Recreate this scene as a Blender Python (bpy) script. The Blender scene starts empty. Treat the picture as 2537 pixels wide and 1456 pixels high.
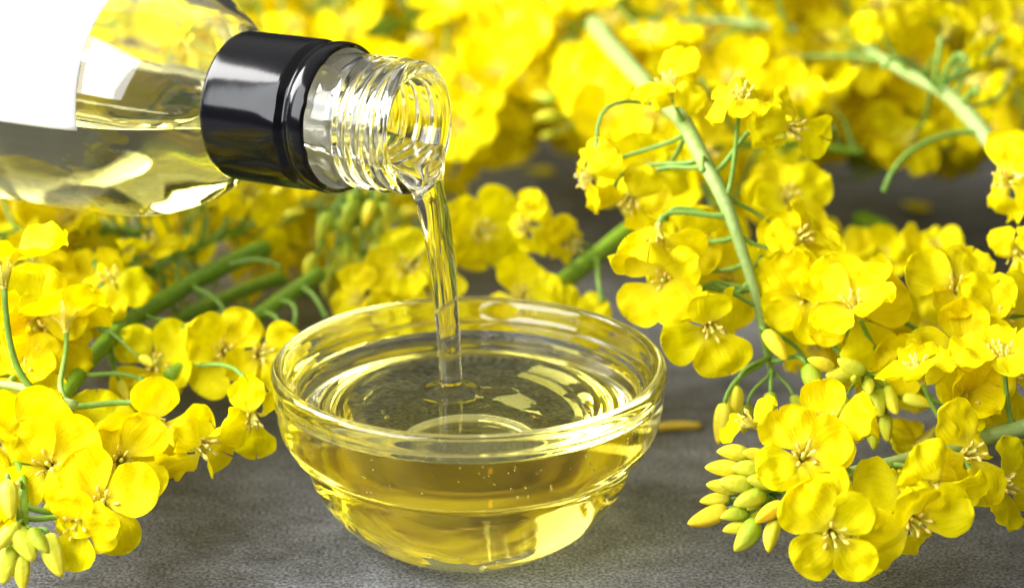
import bpy, math, random
from mathutils import Vector, Matrix, Quaternion, noise
R = math.radians
PI = math.pi
CM = 0.01                       # everything below is written in centimetres, roots are scaled at the end
scene = bpy.context.scene
COL = scene.collection

# ------------------------------------------------------------------ camera
PITCH = R(19.43)
CAM = Vector((0.98, -51.3, 24.1))
FPX = 85 / 36 * 2537.0          # focal length in pixels of the 2537 px wide view used for measuring
CX, CY = 1268.5, 728.0
FWD = Vector((0, math.cos(PITCH), -math.sin(PITCH)))
UPV = Vector((0, math.sin(PITCH), math.cos(PITCH)))
XV = Vector((1, 0, 0))
cd = bpy.data.cameras.new('camera')
cam = bpy.data.objects.new('camera', cd)
COL.objects.link(cam)
cam.location = CAM * CM
cam.rotation_euler = (PI / 2 - PITCH, 0, 0)
cd.lens = 85
cd.sensor_width = 36
cd.clip_start = 0.01
cd.clip_end = 50
cd.dof.use_dof = True
cd.dof.focus_distance = 0.535
cd.dof.aperture_fstop = 9
scene.camera = cam

# ------------------------------------------------------------------ world, lamps, exposure
w = bpy.data.worlds.new('World')
scene.world = w
w.use_nodes = True
bg = w.node_tree.nodes['Background']
wt = w.node_tree
wtc = wt.nodes.new('ShaderNodeTexCoord')
wsep = wt.nodes.new('ShaderNodeSeparateXYZ')
wt.links.new(wtc.outputs['Generated'], wsep.inputs[0])
wr = wt.nodes.new('ShaderNodeValToRGB')          # studio: dim low down, a bright white ceiling
wr.color_ramp.interpolation = 'EASE'
wr.color_ramp.elements[0].position = 0.28
wr.color_ramp.elements[0].color = (0.10, 0.10, 0.105, 1)
wr.color_ramp.elements[1].position = 0.72
wr.color_ramp.elements[1].color = (1.0, 0.97, 0.90, 1)
wt.links.new(wsep.outputs[2], wr.inputs[0])
wt.links.new(wr.outputs[0], bg.inputs[0])
bg.inputs[1].default_value = 0.48


def area(name, loc, target, sx, sy, power, colour=(1, 1, 1)):
    ld = bpy.data.lights.new(name, 'AREA')
    ld.shape = 'RECTANGLE'
    ld.size = sx * CM
    ld.size_y = sy * CM
    ld.energy = power
    ld.color = colour
    o = bpy.data.objects.new(name, ld)
    COL.objects.link(o)
    o.location = Vector(loc) * CM
    d = (Vector(target) - Vector(loc))
    o.rotation_euler = d.to_track_quat('-Z', 'Y').to_euler()
    return o


area('softbox_left', (-52, 14, 42), (0, 6, 2), 34, 34, 9.5, (1, 0.985, 0.96))
area('softbox_front_left', (-42, -31, 38), (0, 2, 6), 50, 46, 7.5, (0.95, 0.975, 1))

scene.view_settings.view_transform = 'Standard'
scene.view_settings.look = 'None'
scene.view_settings.exposure = 0.30
scene.view_settings.gamma = 1.0
scene.view_settings.use_curve_mapping = False
cy = scene.cycles
cy.max_bounces = 24
cy.diffuse_bounces = 4
cy.glossy_bounces = 12
cy.transmission_bounces = 24
cy.transparent_max_bounces = 40
cy.caustics_reflective = True
cy.caustics_refractive = True
cy.blur_glossy = 0.4
cy.sample_clamp_indirect = 15
cy.use_denoising = True

rnd = random.Random(11)


# ------------------------------------------------------------------ geometry helpers
def at(px, py, Y):
    """point on the view ray of a measured photo pixel, at plan depth Y (cm)"""
    d = FWD + XV * ((px - CX) / FPX) + UPV * ((CY - py) / FPX)
    t = (Y - CAM.y) / d.y
    return CAM + d * t


def on_table(px, py, z=0.0):
    d = FWD + XV * ((px - CX) / FPX) + UPV * ((CY - py) / FPX)
    t = (z - CAM.z) / d.z
    return CAM + d * t


def cam_dir(x, y, t):
    """direction given as right / up / towards the lens"""
    return (XV * x + UPV * y - FWD * t).normalized()


def mesh_obj(name, verts, faces, mats, parent=None, midx=None, smooth=True, uvs=None):
    me = bpy.data.meshes.new(name)
    me.from_pydata([tuple(v) for v in verts], [], faces)
    for m in mats:
        me.materials.append(m)
    if midx:
        me.polygons.foreach_set('material_index', midx)
    me.polygons.foreach_set('use_smooth', [smooth] * len(me.polygons))
    if uvs:
        l = me.uv_layers.new(name='UVMap')
        for lp in me.loops:
            l.data[lp.index].uv = uvs[lp.vertex_index]
    me.update()
    o = bpy.data.objects.new(name, me)
    COL.objects.link(o)
    if parent:
        o.parent = parent
    return o


def link_copy(src_mesh, name, parent, matrix):
    o = bpy.data.objects.new(name, src_mesh)
    COL.objects.link(o)
    o.parent = parent
    o.matrix_basis = matrix
    return o


def tag(o, label=None, cat=None, group=None, kind=None):
    if label:
        o['label'] = label
    if cat:
        o['category'] = cat
    if group:
        o['group'] = group
    if kind:
        o['kind'] = kind
    return o


def empty(name, loc, label, cat, group=None):
    o = bpy.data.objects.new(name, None)
    COL.objects.link(o)
    o.location = loc
    o.empty_display_size = 1
    return tag(o, label, cat, group)


def catmull(pts, n):
    """resample control tuples (any dimension) with a Catmull-Rom curve"""
    P = [Vector(p) for p in pts]
    P = [P[0] * 2 - P[1]] + P + [P[-1] * 2 - P[-2]]
    out = []
    segs = len(P) - 3
    for i in range(segs):
        a, b, c, d = P[i:i + 4]
        for k in range(n):
            t = k / n
            out.append(0.5 * ((2 * b) + (c - a) * t + (2 * a - 5 * b + 4 * c - d) * t * t + (3 * b - a - 3 * c + d) * t ** 3))
    out.append(P[-2].copy())
    return out


def tube_data(path, radii, seg=8, verts=None, faces=None, caps=True, ridge=0.0):
    verts = [] if verts is None else verts
    faces = [] if faces is None else faces
    base = len(verts)
    n = len(path)
    T = []
    for i in range(n):
        a = path[max(i - 1, 0)]
        b = path[min(i + 1, n - 1)]
        t = b - a
        T.append(t.normalized() if t.length > 1e-9 else Vector((0, 0, 1)))
    nrm = T[0].orthogonal().normalized()
    for i in range(n):
        nrm = (nrm - T[i] * nrm.dot(T[i]))
        nrm = nrm.normalized() if nrm.length > 1e-6 else T[i].orthogonal().normalized()
        b = T[i].cross(nrm)
        for k in range(seg):
            a = 2 * PI * k / seg
            r = radii[i] * (1 + ridge * (1 if k % 2 else -1))
            verts.append(path[i] + (nrm * math.cos(a) + b * math.sin(a)) * r)
    for i in range(n - 1):
        for k in range(seg):
            k2 = (k + 1) % seg
            faces.append((base + i * seg + k, base + i * seg + k2, base + (i + 1) * seg + k2, base + (i + 1) * seg + k))
    if caps:
        faces.append(tuple(base + k for k in reversed(range(seg))))
        faces.append(tuple(base + (n - 1) * seg + k for k in range(seg)))
    return verts, faces


def lathe_data(profile, seg, ripple=None):
    """closed lathe around Z; first and last profile points may sit on the axis"""
    verts, faces, row = [], [], []
    for (r, z) in profile:
        if r < 1e-6:
            row.append([len(verts)])
            verts.append(Vector((0, 0, z)))
        else:
            ids = []
            for k in range(seg):
                a = 2 * PI * k / seg
                rr = r * (ripple(a, z) if ripple else 1)
                ids.append(len(verts))
                verts.append(Vector((rr * math.cos(a), rr * math.sin(a), z)))
            row.append(ids)
    span = []
    for i in range(len(row) - 1):
        A, B = row[i], row[i + 1]
        f0 = len(faces)
        for k in range(seg):
            k2 = (k + 1) % seg
            if len(A) == 1 and len(B) == 1:
                continue
            if len(A) == 1:
                faces.append((A[0], B[k2], B[k]))
            elif len(B) == 1:
                faces.append((A[k], A[k2], B[0]))
            else:
                faces.append((A[k], A[k2], B[k2], B[k]))
        span.append((f0, len(faces)))
    return verts, faces, span


def ellipsoid(verts, faces, c, ax, rl, rw, seg=6, rings=4, taper=0.0):
    n = ax.orthogonal().normalized()
    b = ax.cross(n)
    base = len(verts)
    for i in range(rings + 1):
        t = i / rings
        a = PI * t
        rad_ = rw * math.sin(a) * (1 - taper * t) + rw * 0.08
        for k in range(seg):
            q = 2 * PI * k / seg
            verts.append(c + ax * (-math.cos(a) * rl) + (n * math.cos(q) + b * math.sin(q)) * rad_)
    for i in range(rings):
        for k in range(seg):
            k2 = (k + 1) % seg
            faces.append((base + i * seg + k, base + i * seg + k2, base + (i + 1) * seg + k2, base + (i + 1) * seg + k))


# ------------------------------------------------------------------ materials
def mat(name):
    m = bpy.data.materials.new(name)
    m.use_nodes = True
    nt = m.node_tree
    nt.nodes.clear()
    out = nt.nodes.new('ShaderNodeOutputMaterial')
    return m, nt, out


def N(nt, typ, **kw):
    n = nt.nodes.new(typ)
    for k, v in kw.items():
        if isinstance(k, str) and hasattr(n, k):
            setattr(n, k, v)
    return n


def absorb(m, colour, density):
    nt = m.node_tree
    va = nt.nodes.new('ShaderNodeVolumeAbsorption')
    va.inputs['Color'].default_value = (*colour, 1)
    va.inputs['Density'].default_value = density
    nt.links.new(va.outputs[0], [n for n in nt.nodes if n.type == 'OUTPUT_MATERIAL'][0].inputs['Volume'])
    return m


def glass_mat(name, colour, ior, rough=0.0):
    m, nt, out = mat(name)
    g = N(nt, 'ShaderNodeBsdfGlass')
    g.inputs['Color'].default_value = (*colour, 1)
    g.inputs['IOR'].default_value = ior
    g.inputs['Roughness'].default_value = rough
    nt.links.new(g.outputs[0], out.inputs[0])
    return m


def clear_mat(name, colour):
    m, nt, out = mat(name)
    g = N(nt, 'ShaderNodeBsdfTransparent')
    g.inputs['Color'].default_value = (*colour, 1)
    nt.links.new(g.outputs[0], out.inputs[0])
    return m


M_GLASS = glass_mat('clear_glass', (0.99, 0.99, 0.985), 1.5)
M_WET = glass_mat('glass_wetted_by_oil', (1, 1, 1), 1.5 / 1.47)


def oil_mat(density):
    """one material for a body of oil: a refracting free surface, and a side that only bounds the absorbing oil
    (the refraction there belongs to the wetted glass)"""
    m, nt, out = mat('rapeseed_oil')
    g = N(nt, 'ShaderNodeBsdfGlass')
    g.inputs['IOR'].default_value = 1.47
    g.inputs['Roughness'].default_value = 0
    g.inputs['Color'].default_value = (1, 1, 1, 1)
    t = N(nt, 'ShaderNodeBsdfTransparent')
    at_ = N(nt, 'ShaderNodeAttribute')
    at_.attribute_name = 'bounded_by_glass'
    ms = N(nt, 'ShaderNodeMixShader')
    nt.links.new(at_.outputs['Fac'], ms.inputs[0])
    nt.links.new(g.outputs[0], ms.inputs[1])
    nt.links.new(t.outputs[0], ms.inputs[2])
    nt.links.new(ms.outputs[0], out.inputs[0])
    return absorb(m, (0.99, 0.94, 0.0), density)


def mark_sides(o, flags):
    a = o.data.attributes.new('bounded_by_glass', 'FLOAT', 'FACE')
    a.data.foreach_set('value', [float(x) for x in flags])


M_OIL = oil_mat(21.0)
M_OIL_BOTTLE = oil_mat(9.0)
M_STREAM = glass_mat('oil_stream', (1, 0.99, 0.93), 1.47)


def petal_mat(name, ca, cb, claw):
    m, nt, out = mat(name)
    L = nt.links.new
    info = N(nt, 'ShaderNodeObjectInfo')
    tc = N(nt, 'ShaderNodeTexCoord')
    ramp = N(nt, 'ShaderNodeMix', data_type='RGBA')
    ramp.inputs[6].default_value = (*ca, 1)
    ramp.inputs[7].default_value = (*cb, 1)
    L(info.outputs['Random'], ramp.inputs[0])
    sep = N(nt, 'ShaderNodeSeparateXYZ')
    L(tc.outputs['UV'], sep.inputs[0])
    mr = N(nt, 'ShaderNodeMapRange')
    mr.inputs[1].default_value = 0.12
    mr.inputs[2].default_value = 0.5
    L(sep.outputs[1], mr.inputs[0])
    mx = N(nt, 'ShaderNodeMix', data_type='RGBA')
    mx.inputs[6].default_value = (*claw, 1)
    L(mr.outputs[0], mx.inputs[0])
    L(ramp.outputs[2], mx.inputs[7])
    # fine veins running along the petal
    mp = N(nt, 'ShaderNodeMapping')
    mp.inputs['Scale'].default_value = (26, 2.2, 1)
    L(tc.outputs['UV'], mp.inputs[0])
    nz = N(nt, 'ShaderNodeTexNoise')
    nz.inputs['Scale'].default_value = 1.0
    nz.inputs['Detail'].default_value = 3
    L(mp.outputs[0], nz.inputs['Vector'])
    nz2 = N(nt, 'ShaderNodeTexNoise')
    nz2.inputs['Scale'].default_value = 5.0
    nz2.inputs['Detail'].default_value = 4
    L(tc.outputs['Object'], nz2.inputs['Vector'])
    vr = N(nt, 'ShaderNodeMapRange')
    vr.inputs[1].default_value = 0.35
    vr.inputs[2].default_value = 0.62
    vr.inputs[3].default_value = 0.92
    vr.inputs[4].default_value = 1.0
    L(nz.outputs[0], vr.inputs[0])
    vm = N(nt, 'ShaderNodeMix', data_type='RGBA', blend_type='MULTIPLY')
    vm.inputs[0].default_value = 0.7
    L(mx.outputs[2], vm.inputs[6])
    L(vr.outputs[0], vm.inputs[7])
    add = N(nt, 'ShaderNodeMath', operation='ADD')
    L(nz.outputs[0], add.inputs[0])
    L(nz2.outputs[0], add.inputs[1])
    bp = N(nt, 'ShaderNodeBump')
    bp.inputs['Strength'].default_value = 0.5
    bp.inputs['Distance'].default_value = 0.0006
    L(add.outputs[0], bp.inputs['Height'])
    p = N(nt, 'ShaderNodeBsdfPrincipled')
    p.inputs['Roughness'].default_value = 0.6
    p.inputs['Specular IOR Level'].default_value = 0.12
    L(vm.outputs[2], p.inputs['Base Color'])
    L(bp.outputs[0], p.inputs['Normal'])
    tr = N(nt, 'ShaderNodeBsdfTranslucent')
    L(vm.outputs[2], tr.inputs[0])
    L(bp.outputs[0], tr.inputs[1])
    ms = N(nt, 'ShaderNodeMixShader')
    ms.inputs[0].default_value = 0.38
    L(p.outputs[0], ms.inputs[1])
    L(tr.outputs[0], ms.inputs[2])
    L(ms.outputs[0], out.inputs[0])
    return m


M_PETAL = petal_mat('rapeseed_petal', (0.93, 0.77, 0.0), (0.95, 0.86, 0.0), (0.86, 0.78, 0.06))


def plant_mat(name, ca, cb, rough=0.45, scale=3.0, trans=0.15, stretch=(1, 1, 1), bump=0.0003):
    m, nt, out = mat(name)
    L = nt.links.new
    tc = N(nt, 'ShaderNodeTexCoord')
    info = N(nt, 'ShaderNodeObjectInfo')
    mp = N(nt, 'ShaderNodeMapping')
    mp.inputs['Scale'].default_value = stretch
    L(tc.outputs['Object'], mp.inputs[0])
    nz = N(nt, 'ShaderNodeTexNoise')
    nz.inputs['Scale'].default_value = scale
    nz.inputs['Detail'].default_value = 4
    L(mp.outputs[0], nz.inputs['Vector'])
    a = N(nt, 'ShaderNodeMath', operation='MULTIPLY_ADD')
    a.inputs[1].default_value = 0.5
    L(info.outputs['Random'], a.inputs[0])
    s = N(nt, 'ShaderNodeMapRange')
    s.inputs[1].default_value = 0.3
    s.inputs[2].default_value = 0.7
    s.inputs[4].default_value = 0.55
    L(nz.outputs[0], s.inputs[0])
    L(s.outputs[0], a.inputs[2])
    mx = N(nt, 'ShaderNodeMix', data_type='RGBA')
    mx.inputs[6].default_value = (*ca, 1)
    mx.inputs[7].default_value = (*cb, 1)
    L(a.outputs[0], mx.inputs[0])
    bp = N(nt, 'ShaderNodeBump')
    bp.inputs['Strength'].default_value = 0.6
    bp.inputs['Distance'].default_value = bump
    L(nz.outputs[0], bp.inputs['Height'])
    p = N(nt, 'ShaderNodeBsdfPrincipled')
    p.inputs['Roughness'].default_value = rough
    p.inputs['Specular IOR Level'].default_value = 0.35
    L(mx.outputs[2], p.inputs['Base Color'])
    L(bp.outputs[0], p.inputs['Normal'])
    tr = N(nt, 'ShaderNodeBsdfTranslucent')
    L(mx.outputs[2], tr.inputs[0])
    ms = N(nt, 'ShaderNodeMixShader')
    ms.inputs[0].default_value = trans
    L(p.outputs[0], ms.inputs[1])
    L(tr.outputs[0], ms.inputs[2])
    L(ms.outputs[0], out.inputs[0])
    return m


M_STEM_PALE = plant_mat('pale_stem', (0.27, 0.40, 0.09), (0.44, 0.56, 0.20), 0.5, 6, 0.1)
M_STEM = plant_mat('green_stem', (0.14, 0.29, 0.01), (0.27, 0.44, 0.035), 0.42, 5, 0.1)
M_PEDICEL = plant_mat('pedicel', (0.17, 0.34, 0.035), (0.32, 0.50, 0.10), 0.42, 5, 0.2)
M_SEPAL = plant_mat('sepal', (0.75, 0.72, 0.10), (0.90, 0.82, 0.22), 0.5, 5, 0.35)
M_BUD_GREEN = plant_mat('green_bud', (0.42, 0.52, 0.03), (0.68, 0.66, 0.05), 0.45, 4, 0.2)
M_BUD_YELLOW = plant_mat('yellow_bud', (0.80, 0.70, 0.03), (0.95, 0.78, 0.04), 0.48, 4, 0.25)
M_BUD_ORANGE = plant_mat('orange_bud', (0.95, 0.55, 0.01), (0.98, 0.70, 0.01), 0.5, 4, 0.3)
M_ANTHER = plant_mat('anther', (0.95, 0.72, 0.10), (0.98, 0.84, 0.26), 0.7, 9, 0.2)
M_PISTIL = plant_mat('pistil', (0.70, 0.72, 0.10), (0.82, 0.80, 0.20), 0.5, 6, 0.1)
M_DRY = plant_mat('dry_petal', (0.80, 0.56, 0.05), (0.9, 0.70, 0.14), 0.6, 6, 0.2)


def table_mat():
    m, nt, out = mat('dark_slate')
    L = nt.links.new
    tc = N(nt, 'ShaderNodeTexCoord')
    big = N(nt, 'ShaderNodeTexNoise')
    big.inputs['Scale'].default_value = 0.16
    big.inputs['Detail'].default_value = 6
    big.inputs['Roughness'].default_value = 0.6
    L(tc.outputs['Object'], big.inputs['Vector'])
    mp = N(nt, 'ShaderNodeMapping')
    mp.inputs['Scale'].default_value = (0.8, 1.3, 1)
    mp.inputs['Rotation'].default_value = (0, 0, R(8))
    L(tc.outputs['Object'], mp.inputs[0])
    br = N(nt, 'ShaderNodeTexNoise')
    br.inputs['Scale'].default_value = 0.9
    br.inputs['Detail'].default_value = 8
    br.inputs['Roughness'].default_value = 0.65
    L(mp.outputs[0], br.inputs['Vector'])
    fine = N(nt, 'ShaderNodeTexNoise')
    fine.inputs['Scale'].default_value = 12
    fine.inputs['Detail'].default_value = 7
    fine.inputs['Roughness'].default_value = 0.75
    L(tc.outputs['Object'], fine.inputs['Vector'])
    r1 = N(nt, 'ShaderNodeValToRGB')
    r1.color_ramp.elements[0].position = 0.36
    r1.color_ramp.elements[0].color = (0.062, 0.060, 0.058, 1)
    r1.color_ramp.elements[1].position = 0.66
    r1.color_ramp.elements[1].color = (0.235, 0.24, 0.26, 1)
    ad = N(nt, 'ShaderNodeMath', operation='MULTIPLY_ADD')
    ad.inputs[1].default_value = 0.5
    L(big.outputs[0], ad.inputs[0])
    h = N(nt, 'ShaderNodeMath', operation='MULTIPLY')
    h.inputs[1].default_value = 0.5
    L(br.outputs[0], h.inputs[0])
    L(h.outputs[0], ad.inputs[2])
    L(ad.outputs[0], r1.inputs[0])
    r2 = N(nt, 'ShaderNodeMapRange')
    r2.inputs[1].default_value = 0.40
    r2.inputs[2].default_value = 0.64
    r2.inputs[3].default_value = 0.2
    r2.inputs[4].default_value = 2.0
    L(fine.outputs[0], r2.inputs[0])
    mul = N(nt, 'ShaderNodeMix', data_type='RGBA', blend_type='MULTIPLY')
    mul.inputs[0].default_value = 1
    L(r1.outputs[0], mul.inputs[6])
    L(r2.outputs[0], mul.inputs[7])
    bp = N(nt, 'ShaderNodeBump')
    bp.inputs['Strength'].default_value = 0.9
    bp.inputs['Distance'].default_value = 0.0006
    L(fine.outputs[0], bp.inputs['Height'])
    bp2 = N(nt, 'ShaderNodeBump')
    bp2.inputs['Strength'].default_value = 0.5
    bp2.inputs['Distance'].default_value = 0.0015
    L(br.outputs[0], bp2.inputs['Height'])
    L(bp.outputs[0], bp2.inputs['Normal'])
    p = N(nt, 'ShaderNodeBsdfPrincipled')
    p.inputs['Roughness'].default_value = 0.55
    p.inputs['Specular IOR Level'].default_value = 0.3
    L(mul.outputs[2], p.inputs['Base Color'])
    L(bp2.outputs[0], p.inputs['Normal'])
    L(p.outputs[0], out.inputs[0])
    return m


def simple(name, colour, rough, spec=0.5, nscale=0, nd=0.0):
    m, nt, out = mat(name)
    p = N(nt, 'ShaderNodeBsdfPrincipled')
    p.inputs['Base Color'].default_value = (*colour, 1)
    p.inputs['Roughness'].default_value = rough
    p.inputs['Specular IOR Level'].default_value = spec
    if nscale:
        tc = N(nt, 'ShaderNodeTexCoord')
        nz = N(nt, 'ShaderNodeTexNoise')
        nz.inputs['Scale'].default_value = nscale
        nz.inputs['Detail'].default_value = 3
        nt.links.new(tc.outputs['Object'], nz.inputs['Vector'])
        bp = N(nt, 'ShaderNodeBump')
        bp.inputs['Strength'].default_value = 0.5
        bp.inputs['Distance'].default_value = nd
        nt.links.new(nz.outputs[0], bp.inputs['Height'])
        nt.links.new(bp.outputs[0], p.inputs['Normal'])
        mr = N(nt, 'ShaderNodeMapRange')
        mr.inputs[3].default_value = rough * 0.75
        mr.inputs[4].default_value = rough * 1.3
        nt.links.new(nz.outputs[0], mr.inputs[0])
        nt.links.new(mr.outputs[0], p.inputs['Roughness'])
    nt.links.new(p.outputs[0], out.inputs[0])
    return m


M_TABLE = table_mat()
M_BLACK = simple('black_sleeve', (0.003, 0.003, 0.004), 0.12, 0.25, 2.0, 0.00005)
M_FOIL = simple('pale_foil_lining', (0.85, 0.84, 0.80), 0.45, 0.8)
M_REFLECTION = plant_mat('painted_reflection', (0.84, 0.84, 0.85), (0.90, 0.90, 0.90), 0.55, 14, 0.45, bump=0.00005)  # white of the reflection on the bottle, put into a surface colour

# ------------------------------------------------------------------ table
tv, tf = [], []
NX, NY = 2, 2
tab = mesh_obj('table_surface', [(-140, -75, 0), (140, -75, 0), (140, 200, 0), (-140, 200, 0),
                                 (-140, -75, -3), (140, -75, -3), (140, 200, -3), (-140, 200, -3)],
               [(0, 1, 2, 3), (7, 6, 5, 4), (0, 4, 5, 1), (1, 5, 6, 2), (2, 6, 7, 3), (3, 7, 4, 0)], [M_TABLE], smooth=False)
tag(tab, 'dark grey slate table top with a fine grainy surface', 'table top', kind='structure')

# ------------------------------------------------------------------ glass bowl
OIL_Z = 3.62
outer = [(0, 0.10), (1.1, 0.10), (1.45, 0.05), (1.62, 0.0), (1.95, 0.05), (2.4, 0.28), (2.92, 0.66), (3.34, 1.15), (3.62, 1.65),
         (3.77, 2.1), (3.80, 2.34), (3.88, 2.42), (4.08, 2.5), (4.2, 2.68), (4.34, 3.0), (4.43, 3.5), (4.48, 3.95), (4.5, 4.2), (4.46, 4.34),
         (4.36, 4.4), (4.25, 4.36), (4.18, 4.22), (4.13, 4.0), (4.07, 3.88), (4.0, 3.82), (3.985, OIL_Z + 0.06)]
wet = [(3.985, OIL_Z + 0.06), (3.96, 3.45), (3.93, 3.1), (3.86, 2.86), (3.74, 2.7), (3.62, 2.58), (3.57, 2.4), (3.51, 2.05), (3.33, 1.6), (3.02, 1.17),
       (2.5, 0.84), (2.0, 0.6), (1.5, 0.47), (0.8, 0.42), (0, 0.41)]
po = [tuple(v[:2]) for v in catmull([(a, b, 0) for a, b in outer], 4)]
pw = [tuple(v[:2]) for v in catmull([(a, b, 0) for a, b in wet], 4)]
po[0] = (0, 0.10)
prof = po + pw[1:]
v, f, span = lathe_data(prof, 192)
midx = []
n_dry = len(po) - 1
for i, (a, b) in enumerate(span):
    midx += [0 if i < n_dry else 1] * (b - a)
bowl = mesh_obj('glass_bowl', v, f, [M_GLASS, M_WET], midx=midx)
tag(bowl, 'small clear glass bowl with a wide stepped band, filled with golden oil', 'bowl')

# ------------------------------------------------------------------ oil stream path and pool
axis = Vector((0.855, -0.517, 0.028)).normalized()      # towards the mouth
LAT = Vector((-axis.y, axis.x, 0)).normalized()           # horizontal, away from the camera
BUP = axis.cross(LAT) * -1
if BUP.z < 0:
    BUP = -BUP
MOUTH = at(1034, 318, 0.6)
LAND = at(1117, 962, 0.0)
LAND = on_table(1117, 962, OIL_Z)
RS = 0.265
# free surface of the pool: rings run from the foot of the stream to the wall
verts, faces, mi = [], [], []
NR, NA = 70, 144
for i in range(NR + 1):
    t = i / NR
    tt = t ** 1.7
    for k in range(NA):
        a = 2 * PI * k / NA
        d = Vector((math.cos(a), math.sin(a), 0))
        p = (Vector((LAND.x, LAND.y, 0)) + d * RS).lerp(d * 3.975, tt)
        ds = (p - Vector((LAND.x, LAND.y, 0))).length - RS
        dw = 3.975 - math.hypot(p.x, p.y)
        z = OIL_Z + 0.16 * math.exp(-ds / 0.15) - 0.035 * math.exp(-((ds - 0.42) / 0.2) ** 2)  + 0.058 * math.exp(-dw / 0.07)
        z += 0.004 * noise.noise(Vector((p.x * 1.1, p.y * 1.1, 3)))
        verts.append((p.x, p.y, z))
for i in range(NR):
    for k in range(NA):
        k2 = (k + 1) % NA
        faces.append((i * NA + k, (i + 1) * NA + k, (i + 1) * NA + k2, i * NA + k2))
        mi.append(0)
# body of the oil just inside the wetted glass
last = NR * NA
for (r, z) in pw[1:-1]:
    r = max(r - 0.008, 0.05)
    z = z + (0.008 if r < 3.4 else 0)
    for k in range(NA):
        a = 2 * PI * k / NA
        verts.append((r * math.cos(a), r * math.sin(a), z))
rows = len(pw) - 2
for j in range(rows):
    A = last + j * NA
    for k in range(NA):
        k2 = (k + 1) % NA
        faces.append((A + k, A + NA + k, A + NA + k2, A + k2))
        mi.append(1)
verts.append((0, 0, 0.418))
c = len(verts) - 1
A = last + rows * NA
for k in range(NA):
    faces.append((A + k, c, A + (k + 1) % NA))
    mi.append(1)
pool = mesh_obj('cooking_oil', verts, faces, [M_OIL])
mark_sides(pool, mi)
tag(pool, 'golden rapeseed oil filling the glass bowl almost to its brim', 'oil')

M_BUB = glass_mat('air_in_oil', (1, 1, 1), 1 / 1.47)
verts, faces = [], []
rb = random.Random(5)
for k in range(150):
    a = rb.uniform(0, 2 * PI)
    d = 0.5 + 2.6 * rb.random() ** 0.8
    p = Vector((LAND.x + 0.4 + d * math.cos(a), LAND.y - 0.5 + d * math.sin(a), OIL_Z - rb.uniform(0.06, 1.2)))
    if math.hypot(p.x, p.y) > 3.0:
        continue
    ellipsoid(verts, faces, p, Vector((0, 0, 1)), 0.016, 0.016, 8, 6)
bub = mesh_obj('air_bubbles', verts, faces, [M_BUB])
tag(bub, 'tiny air bubbles drifting in the oil round the foot of the stream', 'bubbles', kind='stuff')

# ------------------------------------------------------------------ bottle
bottle = empty('glass_bottle', MOUTH - axis * 8, 'clear glass bottle lying level over the bowl, pouring oil from its threaded mouth', 'bottle')
BL = bottle.location.copy()


def bp_(s, r, phi):
    """point on the bottle: s cm back from the mouth, phi from the underside (camera side is negative)"""
    return MOUTH - axis * s + (LAT * math.sin(phi) - BUP * math.cos(phi)) * r - BL


out_prof = [(0.0, 1.20), (-0.03, 1.30), (0.0, 1.42), (0.1, 1.50), (0.22, 1.49), (0.32, 1.42), (0.40, 1.42), (0.48, 1.47), (0.56, 1.53), (0.64, 1.47), (0.72, 1.42),
            (0.80, 1.43), (0.87, 1.48), (0.94, 1.53), (1.01, 1.48), (1.08, 1.43), (1.16, 1.44), (1.22, 1.48), (1.29, 1.52), (1.36, 1.50), (1.5, 1.50),
            (1.65, 1.515), (1.8, 1.52), (2.1, 1.51), (2.5, 1.50), (3.0, 1.48), (4.0, 1.47), (4.4, 1.53), (4.7, 1.64), (5.1, 1.88), (5.6, 2.24), (6.1, 2.54),
            (6.8, 2.81), (7.6, 2.97), (8.5, 3.03), (11, 3.05), (14, 3.05), (17.5, 3.05), (18.0, 2.95), (18.2, 2.6)]
in_prof = [(0.0, 1.20), (0.08, 1.13), (0.3, 1.10), (0.9, 1.08), (1.6, 1.09), (2.4, 1.12), (3.4, 1.16), (4.3, 1.22), (4.75, 1.38), (5.2, 1.66), (5.7, 2.05),
           (6.3, 2.40), (7.0, 2.67), (7.9, 2.83), (9, 2.89), (12, 2.89), (15, 2.89), (17.3, 2.89), (17.7, 2.6)]
ops = [tuple(p[:2]) for p in catmull([(a, b, 0) for a, b in out_prof], 4)]
ips = [tuple(p[:2]) for p in catmull([(a, b, 0) for a, b in in_prof], 6)]


def thread_phase(s, phi):
    return s


def level(s):
    """height of the oil over the bottle axis at station s"""
    zl = (MOUTH - axis * 8).z - 0.12
    h = (zl - (MOUTH - axis * s).z)
    h0 = -0.62
    t = min(max((s + 0.1) / 3.2, 0), 1)
    t = t * t * (3 - 2 * t)
    return h0 * (1 - t) + h * t


NW, ND = 56, 56
verts, faces, mi = [], [], []
SEG = NW + ND
for (s, r) in ops:
    for k in range(SEG):
        phi = 2 * PI * k / SEG
        ss = s
        if 0.25 < s < 1.45:                   # the thread climbs a little round the neck
            ss = s + 0.08 * math.cos(phi) * min(1, (s - 0.25) * 4, (1.45 - s) * 4)
        verts.append(bp_(ss, r, phi))
for i in range(len(ops) - 1):
    for k in range(SEG):
        k2 = (k + 1) % SEG
        faces.append((i * SEG + k, (i + 1) * SEG + k, (i + 1) * SEG + k2, i * SEG + k2))
        mi.append(0)
faces.append(tuple((len(ops) - 1) * SEG + k for k in range(SEG)))
mi.append(0)


def wet_angle(s, r):
    return math.acos(max(-0.98, min(0.98, -level(s) / r)))


def ring_phis(s, r):
    pw_ = wet_angle(s, r)
    L1 = [-pw_ + 2 * pw_ * k / NW for k in range(NW)]
    L2 = [pw_ + (2 * PI - 2 * pw_) * k / ND for k in range(ND)]
    return L1 + L2


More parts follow.
